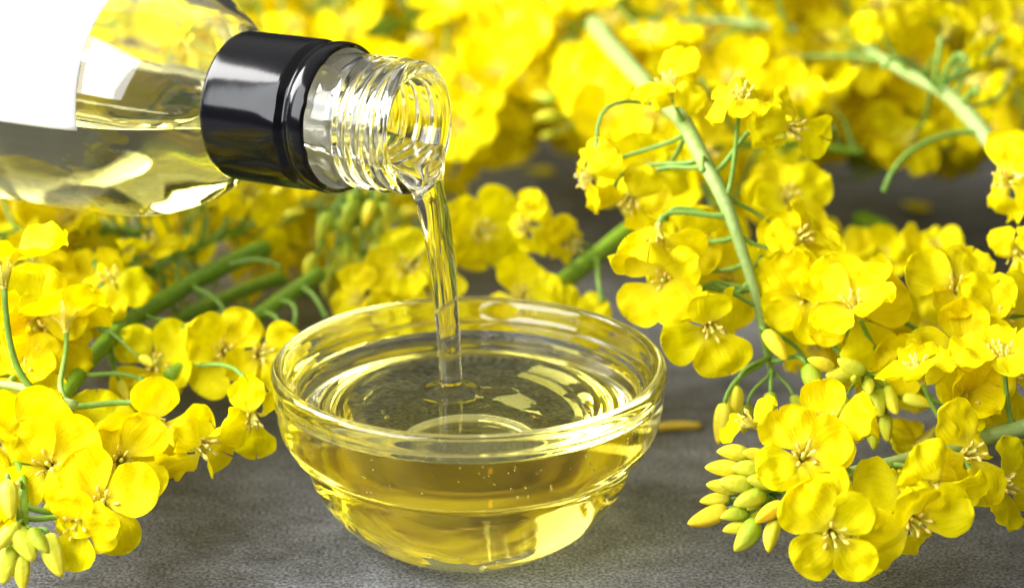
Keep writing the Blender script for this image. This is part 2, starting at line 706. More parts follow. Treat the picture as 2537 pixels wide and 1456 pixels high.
ibase = len(verts)
for (s, r) in ips:
    for phi in ring_phis(s, r):
        verts.append(bp_(s, r, phi))
for i in range(len(ips) - 1):
    for k in range(SEG):
        k2 = (k + 1) % SEG
        faces.append((ibase + i * SEG + k2, ibase + (i + 1) * SEG + k2, ibase + (i + 1) * SEG + k, ibase + i * SEG + k))
        mi.append(1 if k < NW else 0)
faces.append(tuple(ibase + (len(ips) - 1) * SEG + k for k in reversed(range(SEG))))
mi.append(0)
bb = mesh_obj('bottle_body', verts, faces, [M_GLASS, M_WET], bottle, mi)

# black sleeve left on the neck by the screw cap, with its torn edge
cp = [(2.26, 1.60), (2.24, 1.66), (2.3, 1.71), (2.45, 1.73), (2.62, 1.72), (2.74, 1.67), (2.80, 1.62), (2.88, 1.615), (2.96, 1.67), (3.04, 1.72), (3.12, 1.73), (3.7, 1.735),
      (4.4, 1.735), (5.12, 1.735), (5.19, 1.72), (5.2, 1.68), (5.16, 1.645), (4.6, 1.60), (3.2, 1.54), (2.6, 1.54), (2.35, 1.57), (2.26, 1.60)]
cps = [(p[0] - 0.30 - 0.05 * (p[0] - 2.2), p[1]) for p in catmull([(a, b, 0) for a, b in cp], 3)]
verts, faces = [], []
CS = 220
for (s, r) in cps:
    for k in range(CS):
        phi = 2 * PI * k / CS
        ss = s
        if s < 2.1:
            tab_ = 0.05 * max(0, math.sin(phi * 9 + 0.7)) ** 6 + 0.012 * noise.noise(Vector((phi * 9, 0, 5)))
            ss = s - tab_ * (2.1 - s) / 0.2
        dent = 0
        if 2.4 < s < 3.3:
            for (pc, am) in ((-1.9, 0.05), (-1.25, 0.06), (0.4, 0.05), (2.2, 0.05), (-0.5, 0.045)):
                d = (phi - pc + PI) % (2 * PI) - PI
                dent -= am * math.exp(-(d / 0.16) ** 2) * math.exp(-((s - 2.7) / 0.25) ** 2)
        verts.append(bp_(ss, r + dent, phi))
for i in range(len(cps) - 1):
    for k in range(CS):
        k2 = (k + 1) % CS
        faces.append((i * CS + k, (i + 1) * CS + k, (i + 1) * CS + k2, i * CS + k2))
sl = mesh_obj('neck_sleeve', verts, faces, [M_BLACK, M_FOIL], bottle, [1 if i >= 3 * 16 else 0 for i in range(len(cps) - 1) for k in range(CS)])
tag(sl, 'glossy black sleeve round the bottle neck')

def rad_at(s):
    for (a, ra), (b, rb_) in zip(ops, ops[1:]):
        if a <= s <= b and b > a:
            return ra + (rb_ - ra) * (s - a) / (b - a)
    return 3.05


# soft white reflection on the upper side of the body, painted as a thin sheet
verts, faces = [], []
S0, S1, P0, P1 = 7.35, 17.0, -1.50, -3.3
NS_, NP_ = 30, 50
for sh in (0.010, 0.022):
    for i in range(NS_ + 1):
        for k in range(NP_ + 1):
            verts.append(bp_(S0 + (S1 - S0) * i / NS_, rad_at(S0 + (S1 - S0) * i / NS_) + sh, P0 + (P1 - P0) * k / NP_))
W_ = NP_ + 1
B_ = (NS_ + 1) * W_
for i in range(NS_):
    for k in range(NP_):
        q = (i * W_ + k, (i + 1) * W_ + k, (i + 1) * W_ + k + 1, i * W_ + k + 1)
        faces.append(tuple(B_ + x for x in reversed(q)))
        faces.append(q)
for k in range(NP_):
    faces.append((k, k + 1, B_ + k + 1, B_ + k))
for i in range(NS_):
    faces.append((i * W_, B_ + i * W_, B_ + (i + 1) * W_, (i + 1) * W_))
mesh_obj('label', verts, faces, [M_REFLECTION], bottle)  # blank white sheet drawn in place of the reflected glow on the glass

# oil inside the bottle: the wetted side just inside the glass and the free surface
verts, faces, mi = [], [], []
NC = 24
ip2 = [q for q in ips if q[0] >= 0.05]
# first ring at the mouth itself
ip2 = [(0.0, 1.185)] + ip2
for (s, r) in ip2:
    r2 = r - 0.006
    pa = wet_angle(s, r)
    for k in range(NW + 1):
        verts.append(bp_(s, r2, -pa + 2 * pa * k / NW) + BL)
    a = bp_(s, r2, pa) + BL
    b = bp_(s, r2, -pa) + BL
    for k in range(1, NC):
        t = k / NC
        p = a.lerp(b, t)
        e = min(t, 1 - t)
        p -= BUP * 0.03 * (1 - math.exp(-e * 14))
        p += Vector((0, 0, 0.012 * noise.noise(p * 1.6)))
        verts.append(p)
RN = NW + 1 + NC - 1
for i in range(len(ip2) - 1):
    for k in range(RN):
        k2 = (k + 1) % RN
        faces.append((i * RN + k, (i + 1) * RN + k, (i + 1) * RN + k2, i * RN + k2))
        mi.append(1 if k < NW else 0)
faces.append(tuple((len(ip2) - 1) * RN + k for k in range(RN)))
mi.append(1)
boil = mesh_obj('cooking_oil', verts, faces, [M_OIL_BOTTLE])
mark_sides(boil, mi)
tag(boil, 'pale golden oil half filling the glass bottle, behind its black neck sleeve', 'oil')
mouth_ring = [Vector(verts[k]) for k in range(RN)]

# the falling stream
cen0 = sum(mouth_ring, Vector()) / RN
drop = cen0.z - OIL_Z - 0.16
hor = Vector((LAND.x - cen0.x, LAND.y - cen0.y, 0))
verts, faces = [Vector(p) for p in mouth_ring], []
STEPS = 64
off0 = [(p - cen0) for p in mouth_ring]
ang = []
for p in off0:
    ang.append((p.dot(LAT), p.dot(BUP)))


def ss_(x):
    x = min(max(x, 0), 1)
    return x * x * (3 - 2 * x)


# angle of each ring point round the section for the round part of the stream
th = []
acc = [0.0]
for k in range(RN):
    d = (off0[(k + 1) % RN] - off0[k]).length
    acc.append(acc[-1] + d)
a0 = math.atan2(ang[0][1] * 1.6, ang[0][0])
for k in range(RN):
    th.append(a0 + 2 * PI * acc[k] / acc[-1])
for i in range(1, STEPS + 1):
    q = i / STEPS
    u = q ** 0.8
    cpos = cen0 + hor * (1 - (1 - u) ** 1.35) + Vector((0, 0, -drop * (0.10 * u + 0.90 * u ** 1.9)))
    u2 = min(u + 0.01, 1.01)
    c2 = cen0 + hor * (1 - max(0, 1 - u2) ** 1.35) + Vector((0, 0, -drop * (0.10 * u2 + 0.90 * u2 ** 1.9)))
    tan = (c2 - cpos).normalized()
    tan = axis.lerp(tan, ss_(u * 5)).normalized()
    if q > 0.9:
        tan = tan.lerp(Vector((0, 0, -1)), ss_((q - 0.9) / 0.1)).normalized()
    up = LAT.cross(tan).normalized()
    if up.dot(BUP) < 0 and u < 0.1:
        up = -up
    if i > 1 and up.dot(pup) < 0:
        up = -up
    pup = up
    lat = (LAT - tan * LAT.dot(tan)).normalized()
    wid = 0.95 * (1 - ss_(u / 0.34)) + (0.38 - 0.115 * ss_((u - 0.3) / 0.7)) * ss_(u / 0.34)
    thk = 0.30 * (1 - ss_(u / 0.3)) + (0.33 - 0.065 * ss_((u - 0.3) / 0.7)) * ss_(u / 0.3)
    wob = 1 + 0.05 * math.sin(u * 17 + 1) * (1 - u) ** 0.5
    m = ss_(u / 0.22)
    for k in range(RN):
        rnd_pt = lat * (wid * wob * math.cos(th[k])) + up * (thk * math.sin(th[k]))
        flute = 1 + 0.10 * math.sin(3 * th[k] + u * 7) * (1 - ss_(u * 1.15))
        seg_pt = lat * ang[k][0] * (wid / 0.95) + up * ang[k][1] * (1 - 0.2 * m)
        verts.append(cpos + seg_pt * (1 - m) + rnd_pt * flute * m)
# settle the foot exactly on the rim of the pool's hole
foot = [Vector((LAND.x + RS * math.cos(2 * PI * k / NA), LAND.y + RS * math.sin(2 * PI * k / NA), OIL_Z + 0.16)) for k in range(NA)]
for i in range(STEPS):
    A, B = i * RN, (i + 1) * RN
    for k in range(RN):
        k2 = (k + 1) % RN
        faces.append((A + k, A + k2, B + k2, B + k))
stream = mesh_obj('oil_stream', verts, faces, [M_STREAM])
tag(stream, 'thin clear stream of oil falling from the bottle mouth into the bowl', 'oil stream')
# keep outside on the outside
me = stream.data
cc = me.polygons[RN * 40]
cmid = sum((me.vertices[RN * 40 + k].co for k in range(RN)), Vector()) / RN
if cc.normal.dot(cc.center - cmid) < 0:
    me.flip_normals()

# orientation checks for the loft meshes (normals must face out of the glass / oil)
import bmesh
for o in (bb, sl, bowl, pool, boil):
    bm = bmesh.new()
    bm.from_mesh(o.data)
    if o in (sl,):
        bmesh.ops.recalc_face_normals(bm, faces=bm.faces)
    bm.normal_update()
    bm.to_mesh(o.data)
    bm.free()
mb = bb.data
fc = mb.polygons[60 * SEG + 3]
pc = fc.center + BL - MOUTH
rad = pc - axis * pc.dot(axis)
if fc.normal.dot(rad) < 0:
    mb.flip_normals()
fc = boil.data.polygons[(len(ip2) // 2) * RN + NW // 2]
if fc.normal.dot(BUP) > 0:
    boil.data.flip_normals()
fc = bowl.data.polygons[-1]
if fc.normal.z < 0:
    bowl.data.flip_normals()
fc = pool.data.polygons[NA * 40]
if fc.normal.z < 0:
    pool.data.flip_normals()


# ------------------------------------------------------------------ petals, flowers, buds
def petal_mesh(kind, seed):
    rr = random.Random(seed)
    rows_, cols_ = 20, 12
    th0 = R(rr.uniform(6, 16))
    th1 = {'flat': R(rr.uniform(68, 104)), 'cup': R(rr.uniform(38, 58)), 'droop': R(rr.uniform(120, 160)), 'shut': R(rr.uniform(12, 24))}[kind]
    curl = {'flat': rr.uniform(-0.25, 0.35), 'cup': rr.uniform(-0.2, 0.7), 'droop': rr.uniform(0.0, 0.5), 'shut': rr.uniform(0, .3)}[kind]
    cup = {'flat': rr.uniform(-0.10, 0.16), 'cup': rr.uniform(0.1, 0.24), 'droop': rr.uniform(-0.30, -0.05), 'shut': 0.42}[kind]
    wmax = {'flat': rr.uniform(0.50, 0.60), 'cup': rr.uniform(0.48, 0.56), 'droop': rr.uniform(0.42, 0.54), 'shut': rr.uniform(0.34, 0.4)}[kind]
    fold = rr.uniform(0.0, 0.16)
    crump = rr.uniform(0.07, 0.22) * (1.5 if kind == 'droop' else 1)
    twist = rr.uniform(-0.25, 0.25) * (1.6 if kind == 'droop' else 1)
    ph = [rr.uniform(0, 6.28) for _ in range(5)]
    am = rr.uniform(0.03, 0.075) * (1.5 if kind == 'droop' else 1)
    notch = rr.uniform(0.0, 0.05)
    asym = rr.uniform(-0.08, 0.08)
    us = []
    for i in range(rows_ + 1):
        x = i / rows_
        us.append(0.30 * x / 0.25 if x < 0.25 else 0.30 + 0.70 * math.sin((x - 0.25) / 0.75 * PI / 2) ** 1.0)
    verts, uvs = [], []
    pos = Vector((0.05, 0, 0.02))
    prev = 0
    LEN = 1.32
    for i, u in enumerate(us):
        t = ss_((u - 0.16) / 0.34)
        th_ = th0 + (th1 - th0) * t + curl * max(0, u - 0.5) * 2
        du = u - prev
        prev = u
        dirv = Vector((math.sin(th_), 0, math.cos(th_)))
        pos = pos + dirv * du * LEN
        nrm = Vector((-math.cos(th_), 0, math.sin(th_)))
        if u < 0.3:
            wd = 0.07 + 0.055 * u / 0.3
        else:
            x = (u - 0.3) / 0.7
            wd = 0.105 * (1 - x) + wmax * (math.sin(min(1, x * 1.02) ** 0.78 * PI)) ** 0.62 if x < 0.995 else 0.0
            if x > 0.5:
                y = (x - 0.5) / 0.5
                body = wmax * math.sqrt(max(0, 1 - y ** 2.6))
                wd = body
            else:
                wd = 0.105 + (wmax - 0.105) * math.sin(x / 0.5 * PI / 2) ** 1.15
            wd = max(wd, 0.02)
        for j in range(cols_ + 1):
            v_ = -1 + 2 * j / cols_
            x_ = v_ * wd
            edge = abs(v_) ** 2
            z_ = cup * v_ * v_ * ss_((u - 0.2) / 0.3)
            z_ += fold * (abs(v_) - 0.5) * ss_((u - 0.3) / 0.2)
            ruff = am * (math.sin(9 * v_ + ph[0] + 4 * u) * 0.35 + math.sin(17 * u + 5 * v_ + ph[1]) * 0.5 * edge + math.sin(5 * u * 2 + 3.1 * v_ + ph[2]))
            ruff += am * 0.8 * edge * math.sin(23 * u + ph[3])
            z_ += ruff * ss_((u - 0.3) / 0.5)
            z_ += twist * v_ * wd * max(0, u - 0.3)
            el = 0
            if u > 0.6:
                el = -notch * math.exp(-(v_ / 0.25) ** 2) * (u - 0.6) / 0.4 + 0.012 * math.sin(14 * v_ + ph[4]) * (u - 0.6) / 0.4
            z_ += crump * noise.noise(Vector((x_ * 2.6, u * 3.4, seed * 1.7))) * ss_((u - 0.25) / 0.3) + crump * 0.4 * noise.noise(Vector((x_ * 7, u * 8, seed * 3.1))) * ss_((u - 0.3) / 0.3)
            p = pos + nrm * z_ + dirv * (el + asym * v_ * wd) + Vector((0, x_, 0))
            verts.append(p)
            uvs.append((0.5 + 0.5 * v_, u))
    faces = []
    C_ = cols_ + 1
    for i in range(rows_):
        for j in range(cols_):
            faces.append((i * C_ + j, i * C_ + j + 1, (i + 1) * C_ + j + 1, (i + 1) * C_ + j))
    me = bpy.data.meshes.new('petal')
    me.from_pydata([tuple(v) for v in verts], [], faces)
    me.materials.append(M_PETAL)
    me.polygons.foreach_set('use_smooth', [True] * len(faces))
    l = me.uv_layers.new(name='UVMap')
    for lp in me.loops:
        l.data[lp.index].uv = uvs[lp.vertex_index]
    return me


PETALS = {k: [petal_mesh(k, hash_ + i * 7) for i in range(n)] for k, n, hash_ in (('flat', 14, 100), ('cup', 8, 300), ('droop', 10, 500), ('shut', 4, 700))}


def calyx_mesh(seed):
    """receptacle and four narrow yellow-green sepals: the flower's own mesh"""
    rr = random.Random(seed)
    verts, faces = [], []
    tube_data([Vector((0, 0, -0.05)), Vector((0, 0, 0.0)), Vector((0, 0, 0.08))], [0.05, 0.085, 0.05], 8, verts, faces)
    nst = len(faces)
    for q in range(4):
        a = q * PI / 2 + PI / 4 + rr.uniform(-.1, .1)
        lean = rr.uniform(0.25, 0.75)
        base = len(verts)
        d = Vector((math.cos(a), math.sin(a), 0))
        e = Vector((-math.sin(a), math.cos(a), 0))
        for i in range(8):
            t = i / 7
            c = d * (0.06 + lean * 0.42 * t ** 1.4) + Vector((0, 0, 0.02 + 0.52 * t * (1 - 0.25 * lean * t)))
            wd = 0.095 * math.sin(PI * (0.18 + 0.80 * t)) + 0.004
            for j in (-1, -0.4, 0.4, 1):
                verts.append(c + e * wd * j + d * (-0.05 * j * j))
        for i in range(7):
            for j in range(3):
                faces.append((base + i * 4 + j, base + i * 4 + j + 1, base + (i + 1) * 4 + j + 1, base + (i + 1) * 4 + j))
    me = bpy.data.meshes.new('flower')
    me.from_pydata([tuple(v) for v in verts], [], faces)
    me.materials.append(M_SEPAL)
    me.polygons.foreach_set('use_smooth', [True] * len(faces))
    return me


def centre_mesh(seed):
    """six stamens and the pistil"""
    rr = random.Random(seed)
    verts, faces, mi = [], [], []
    ellipsoid(verts, faces, Vector((0, 0, 0.30)), Vector((0, 0, 1)), 0.28, 0.045, 6, 6)
    ellipsoid(verts, faces, Vector((0, 0, 0.60)), Vector((0, 0, 1)), 0.035, 0.05, 6, 3)
    n1 = len(faces)
    for q in range(6):
        a = q * PI / 3 + rr.uniform(-.25, .25)
        ln = rr.uniform(0.5, 0.66)
        sp = rr.uniform(0.12, 0.24)
        d = Vector((math.cos(a), math.sin(a), 0))
        path = [Vector((0, 0, 0.04)) + d * 0.05, Vector((0, 0, ln * 0.5)) + d * (0.05 + sp * 0.3), Vector((0, 0, ln)) + d * sp]
        tube_data([p for p in path], [0.024, 0.02, 0.018], 5, verts, faces)
        ellipsoid(verts, faces, path[-1] + d * 0.02, (Vector((0, 0, 1)) + d * rr.uniform(0, 1.4)).normalized(), 0.085, 0.038, 6, 4)
    me = bpy.data.meshes.new('flower_centre')
    me.from_pydata([tuple(v) for v in verts], [], faces)
    me.materials.append(M_PISTIL)
    me.materials.append(M_ANTHER)
    me.polygons.foreach_set('material_index', [0] * n1 + [1] * (len(faces) - n1))
    me.polygons.foreach_set('use_smooth', [True] * len(faces))
    return me


CALYX = [calyx_mesh(40 + i) for i in range(4)]
CENTRE = [centre_mesh(60 + i) for i in range(4)]


def bud_mat(name, ca, cb):
    m, nt, out = mat(name)
    L = nt.links.new
    tc = N(nt, 'ShaderNodeTexCoord')
    sp = N(nt, 'ShaderNodeSeparateXYZ')
    L(tc.outputs['Object'], sp.inputs[0])
    nz = N(nt, 'ShaderNodeTexNoise')
    nz.inputs['Scale'].default_value = 4
    nz.inputs['Detail'].default_value = 5
    L(tc.outputs['Object'], nz.inputs['Vector'])
    info = N(nt, 'ShaderNodeObjectInfo')
    a = N(nt, 'ShaderNodeMath', operation='MULTIPLY_ADD')
    a.inputs[1].default_value = 0.9
    L(sp.outputs[2], a.inputs[0])
    b = N(nt, 'ShaderNodeMath', operation='MULTIPLY_ADD')
    b.inputs[1].default_value = 0.5
    L(nz.outputs[0], b.inputs[0])
    c = N(nt, 'ShaderNodeMath', operation='MULTIPLY_ADD')
    c.inputs[1].default_value = 0.5
    c.inputs[2].default_value = -0.42
    L(info.outputs['Random'], c.inputs[0])
    L(c.outputs[0], b.inputs[2])
    L(b.outputs[0], a.inputs[2])
    mx = N(nt, 'ShaderNodeMix', data_type='RGBA')
    mx.inputs[6].default_value = (*ca, 1)
    mx.inputs[7].default_value = (*cb, 1)
    L(a.outputs[0], mx.inputs[0])
    bp = N(nt, 'ShaderNodeBump')
    bp.inputs['Strength'].default_value = 0.6
    bp.inputs['Distance'].default_value = 0.0008
    L(nz.outputs[0], bp.inputs['Height'])
    p = N(nt, 'ShaderNodeBsdfPrincipled')
    p.inputs['Roughness'].default_value = 0.6
    p.inputs['Specular IOR Level'].default_value = 0.25
    L(mx.outputs[2], p.inputs['Base Color'])
    L(bp.outputs[0], p.inputs['Normal'])
    L(p.outputs[0], out.inputs[0])
    return m


M_BUD_GREEN = bud_mat('green_bud', (0.30, 0.42, 0.02), (0.80, 0.70, 0.04))
M_BUD_YELLOW = bud_mat('yellow_bud', (0.62, 0.62, 0.04), (0.95, 0.72, 0.02))
M_BUD_ORANGE = bud_mat('orange_bud', (0.90, 0.68, 0.03), (0.96, 0.55, 0.01))


def bud_mesh(material, seed, fat=1.0, tip=0.0):
    rr = random.Random(seed)
    prof_ = []
    for i in range(13):
        t = i / 12
        r_ = 0.215 * fat * math.sin(PI * min(1, 0.06 + 0.94 * t ** 0.92)) ** 0.62 * (1 - 0.22 * t)
        if i == 0:
            r_ = 0.0
        if i == 12:
            r_ = 0.0
        prof_.append((r_, 0.80 * t))
    ph = rr.uniform(0, 6)
    v, f, s = lathe_data(prof_, 20, lambda a, z: 1 - 0.15 * (0.5 + 0.5 * math.cos(4 * a + ph)) ** 6 + 0.03 * math.cos(2 * a))
    v = [p + Vector((0.06 * math.sin(p.z * 3), 0, 0)) for p in v]
    me = bpy.data.meshes.new('bud')
    me.from_pydata([tuple(p) for p in v], [], f)
    me.materials.append(material)
    me.polygons.foreach_set('use_smooth', [True] * len(f))
    return me


BUDS = {'green': [bud_mesh(M_BUD_GREEN, 1 + i, rnd.uniform(.85, 1.1)) for i in range(3)],
        'yellow': [bud_mesh(M_BUD_YELLOW, 11 + i, rnd.uniform(.8, 1.05)) for i in range(3)],
        'orange': [bud_mesh(M_BUD_ORANGE, 21 + i, rnd.uniform(.9, 1.1)) for i in range(2)]}


def frame(n, spin=0.0):
    q = n.to_track_quat('Z', 'Y')
    return (q @ Quaternion((0, 0, 1), spin)).to_matrix().to_4x4()


class Sprig:
    def __init__(self, label, ctrl, r0, r1, pale=False, group='rapeseed sprigs strewn over the slate', stem=True):
        self.pts = catmull([tuple(c) for c in ctrl], 8)
        self.origin = self.pts[0].copy()
        self.root = empty('rapeseed_sprig', self.origin, label, 'flower sprig', group)
        n = len(self.pts)
        self.r = [r0 + (r1 - r0) * i / (n - 1) for i in range(n)]
        wob = [p + Vector((noise.noise(p * 0.5), noise.noise(p * 0.5 + Vector((9, 0, 0))), 0)) * 0.08 for p in self.pts]
        v, f = tube_data([p - self.origin for p in wob], [r * (1 + 0.1 * noise.noise(p * 0.9)) for r, p in zip(self.r, self.pts)], 20, ridge=0.05)
        mesh_obj('stem', v, f, [M_STEM_PALE if pale else M_STEM], self.root)
        self.nf = 0

    def pt(self, t):
        x = max(0, min(0.9999, t)) * (len(self.pts) - 1)
        i = int(x)
        p = self.pts[i].lerp(self.pts[i + 1], x - i)
        d = (self.pts[i + 1] - self.pts[i]).normalized()
        return p, d, self.r[i]

    def nearest(self, q):
        best = min(range(len(self.pts)), key=lambda i: (self.pts[i] - q).length)
        return best / (len(self.pts) - 1)

    def pedicel(self, t, end, endn, r=0.06, knob=False):
        p, d, rs = self.pt(t)
        L_ = (end - p).length
        c1 = p + (d * 0.5 + (end - p).normalized() * 0.5) * L_ * 0.35
        c2 = end - endn * L_ * 0.42
        path = []
        n = 10
        for i in range(n + 1):
            s = i / n
            path.append((p * (1 - s) ** 3 + c1 * 3 * s * (1 - s) ** 2 + c2 * 3 * s * s * (1 - s) + end * s ** 3))
        for q in path[1:]:
            if q.z < r:
                q.z = r
        rad = [r * (1.25 - 0.35 * i / n) for i in range(n + 1)]
        rad[-1] *= 1.25
        path = [q - self.origin for q in path]
        v, f = tube_data(path, rad, 8)
        if knob:
            ellipsoid(v, f, path[-1], endn, 0.09, 0.085, 8, 4)
        mesh_obj('pedicel', v, f, [M_PEDICEL], self.root)

    def flower(self, base, n, size=1.0, kinds='flat', t=None, spin=None, ped=True):
        spin = rnd.uniform(0, 6.28) if spin is None else spin
        if ped:
            tt = self.nearest(base) if t is None else t
            self.pedicel(tt, base - n * 0.04, n, 0.055 * size)
        m = Matrix.Translation(base - self.origin) @ frame(n, spin) @ Matrix.Scale(size, 4)
        fl = link_copy(rnd.choice(CALYX), 'flower', self.root, m)
        link_copy(rnd.choice(CENTRE), 'flower_centre', fl, Matrix.Rotation(rnd.uniform(0, 6), 4, 'Z'))
        for q in range(4):
            kd = kinds if isinstance(kinds, str) else kinds[q % len(kinds)]
            if kd == 'none':
                continue
            a = q * PI / 2 + rnd.uniform(-0.13, 0.13)
            sc = rnd.uniform(0.9, 1.1)
            mm = Matrix.Rotation(a, 4, 'Z') @ Matrix.Translation((0, 0, 0.015 * q)) @ Matrix.Rotation(R(rnd.uniform(-10, 10)), 4, 'Y') @ Matrix.Diagonal((sc, sc * rnd.uniform(.92, 1.1), sc, 1))
            link_copy(rnd.choice(PETALS[kd]), 'petal', fl, mm)
        self.nf += 1

    def hero(self, px, py, Y, face, size=1.0, kinds='flat', t=None, spin=None):
        n = cam_dir(*face)
        base = at(px, py, Y) - n * 0.42 * size
        if base.z < 0.35:
            base.z = 0.35
        self.flower(base, n, size, kinds, t, spin)

    def bud(self, base, n, kind='green', size=1.0, t=None, ped=True):
        if base.z < 0.2:
            base.z = 0.2
        tip = base + n * 0.8 * size
        if tip.z < 0.22:
            n = Vector((n.x, n.y, max(n.z, 0.0))).normalized()
        if ped:
            self.pedicel(self.nearest(base) if t is None else t, base, n, 0.045 * size)
        m = Matrix.Translation(base - n * 0.02 - self.origin) @ frame(n, rnd.uniform(0, 6)) @ Matrix.Scale(size, 4)
        link_copy(rnd.choice(BUDS[kind]), 'bud', self.root, m)

    def hbud(self, px, py, Y, face, kind='green', size=1.0, t=None):
        """bud centred on a measured point, tip towards face"""
        n = cam_dir(*face)
        self.bud(at(px, py, Y) - n * 0.4 * size, n, kind, size, t)

    def auto(self, n, t0=0.3, t1=1.0, length=(1.5, 2.4), size=(0.9, 1.1), up=0.3, fwd=0.55, kinds=None, keep=None, bare=0):
        kinds = kinds or ['flat', 'flat', 'cup', 'droop', 'mix', 'mix']
        a = rnd.uniform(0, 6)
        made = 0
        for i in range(n):
            t = t0 + (t1 - t0) * (i + 0.5) / n
            for attempt in range(12):
                p, d, rs = self.pt(t)
                a += 2.39996 + rnd.uniform(-.3, .3)
                o1 = d.orthogonal().normalized()
                o2 = d.cross(o1)
                rad_ = o1 * math.cos(a) + o2 * math.sin(a)
                dirv = (rad_ + d * fwd * rnd.uniform(.3, 1.4) + Vector((0, 0, up))).normalized()
                e = p + dirv * rnd.uniform(*length)
                if e.z < 0.75:
                    e.z = 0.75 + rnd.uniform(0, .4)
                nn = (dirv + Vector((rnd.uniform(-.5, .5), rnd.uniform(-.9, .2), rnd.uniform(-.3, .8)))).normalized()
                sz = rnd.uniform(*size)
                if e.z < 1.25 and nn.z < 0.1:
                    nn.z = 0.25
                    nn.normalize()
                if not free(e + nn * 0.5, 1.35 * sz):
                    continue
                if keep and not keep(e):
                    continue
                kd = rnd.choice(kinds)
                if kd == 'mix':
                    kd = [rnd.choice(['flat', 'cup', 'droop']) for _ in range(4)]
                if kd == 'bare':
                    self.pedicel(t, e, dirv, 0.05, knob=True)
                else:
                    self.flower(e, nn, sz, kd, t)
                made += 1
                break
        return made

    def cluster(self, n, kind=('green', 'green', 'yellow'), length=(0.7, 1.5), size=(0.6, 1.0), spread=1.0):
        p, d, rs = self.pt(1.0)
        a = 0
        for i in range(n):
            a += 2.39996
            o1 = d.orthogonal().normalized()
            o2 = d.cross(o1)
            k = math.sqrt((i + 0.5) / n) * spread
            dirv = (d + (o1 * math.cos(a) + o2 * math.sin(a)) * k * 1.1).normalized()
            e = p + dirv * (rnd.uniform(*length))
            if not free(e, 0.6):
                continue
            self.bud(e, (dirv + d * 0.3).normalized(), rnd.choice(kind), rnd.uniform(*size), 0.985)


def pix(p):
    d = p - CAM
    k = FPX / d.dot(FWD)
    return CX + d.x * k, CY - d.dot(UPV) * k


# bare stretches of the arrangement: stems that lie on top (nothing may lie over them) and open slate
OVER = [([(1560, 165), (1690, 300), (1752, 410), (1810, 530), (1850, 650), (1886, 770), (1905, 860)], 55, 6),
        ([(640, 620), (480, 695), (310, 805), (235, 875), (180, 945), (120, 1040)], 75, 10),
        ([(750, 700), (640, 780), (470, 890)], 60, 9),
        ([(620, 700), (450, 760), (330, 830)], 60, 10),
        ([(2200, 160), (2330, 225), (2400, 290), (2490, 390)], 60, 14),
        ([(1530, 590), (1350, 735)], 60, 11),
        ([(780, 600), (860, 560), (960, 640)], 80, 13),
        ([(2140, 550), (2240, 620)], 45, 17),
        ([(2600, 1045), (2440, 1080)], 50, 0), ([(2240, 1142), (2120, 1172)], 35, -1)]
OPEN = [(1370, 440, 135, 50), (1250, 530, 40, 90), (1270, 640, 70, 70), (1420, 560, 60, 50), (2180, 470, 130, 60), (2090, 540, 60, 60), (2330, 540, 140, 60), (2450, 560, 60, 50),
        (1770, 900, 55, 130), (1690, 1130, 110, 200), (560, 1230, 130, 160), (760, 760, 60, 60), (1480, 680, 40, 50), (1440, 520, 70, 60), (1330, 640, 80, 60)]


def in_view_ok(p, r):
    x, y = pix(p)
    k = FPX / (p - CAM).dot(FWD)
    for pts, w_, Y in OVER:
        if p.y > Y + 1.5:
            continue
        for a, b in zip(pts, pts[1:]):
            A_, B_, P_ = Vector(a), Vector(b), Vector((x, y))
            t = max(0, min(1, (P_ - A_).dot(B_ - A_) / (B_ - A_).length_squared))
            if (A_.lerp(B_, t) - P_).length < w_ * 0.3 + r * k * 0.62:
                return False
    for (ox, oy, rx, ry) in OPEN:
        g = r * k * 0.55
        if ((x - ox) / (rx + g)) ** 2 + ((y - oy) / (ry + g)) ** 2 < 1:
            return False
    return True


def free(p, r):
    if not in_view_ok(p, r):
        return False
    """clear of the bowl, the bottle and the stream, and not buried in the table"""
    if math.hypot(p.x, p.y) < 4.55 + r and p.z < 4.4 + r:
        return False
    q = p - MOUTH
    s = -q.dot(axis)
    if -2.5 < s < 20:
        dd = (q + axis * s).length
        rr_ = 1.75 if s < 5 else 3.1
        if dd < rr_ + r:
            return False
    if abs(p.x - LAND.x) < r + 0.6 and abs(p.y - LAND.y) < r + 1.2:
        return False
    # leave the sight line to the stream, the bottle and the bowl free in front of them
    if p.y < -1.0 and -7 < p.x < 6.5:
        return False
    return True


# ---- main sprig: long pale stem arching down at the right of the bowl
A = Sprig('sprig with a long pale stem arching down right of the bowl', [at(1470, 60, 18), at(1560, 165, 13), at(1620, 235, 9), at(1690, 300, 5.5), at(1752, 410, 4), at(1810, 530, 3.2), at(1850, 650, 2.8), at(1886, 770, 2.4), at(1905, 860, 2.0), at(1915, 930, 1.8)], 0.26, 0.07, pale=True)
A.hero(1655, 205, 5.0, (-0.2, 0.55, 0.3), 0.95, ['droop', 'flat', 'droop', 'flat'], spin=0.4)
A.hero(1838, 235, 3.4, (0.05, 0.75, 0.75), 0.95, ['droop', 'flat', 'droop', 'droop'], t=0.52)
A.hero(1965, 320, 3.6, (0.6, -0.25, 0.3), 1.0, ['droop', 'droop', 'cup', 'droop'], t=0.46)
A.hero(1450, 440, 4.5, (-0.55, -0.35, 0.25), 0.95, ['droop', 'droop', 'droop', 'flat'], t=0.36)
A.hero(1560, 500, 4.5, (-0.25, -0.6, 0.35), 1.0, ['droop', 'cup', 'droop', 'flat'], t=0.42)
A.hero(1625, 600, 2.5, (-0.15, -0.75, 0.45), 1.15, ['cup', 'droop', 'flat', 'cup'], t=0.55)
A.hero(1648, 694, 2.2, (-0.35, 0.0, 0.9), 1.12, 'flat', t=0.72)
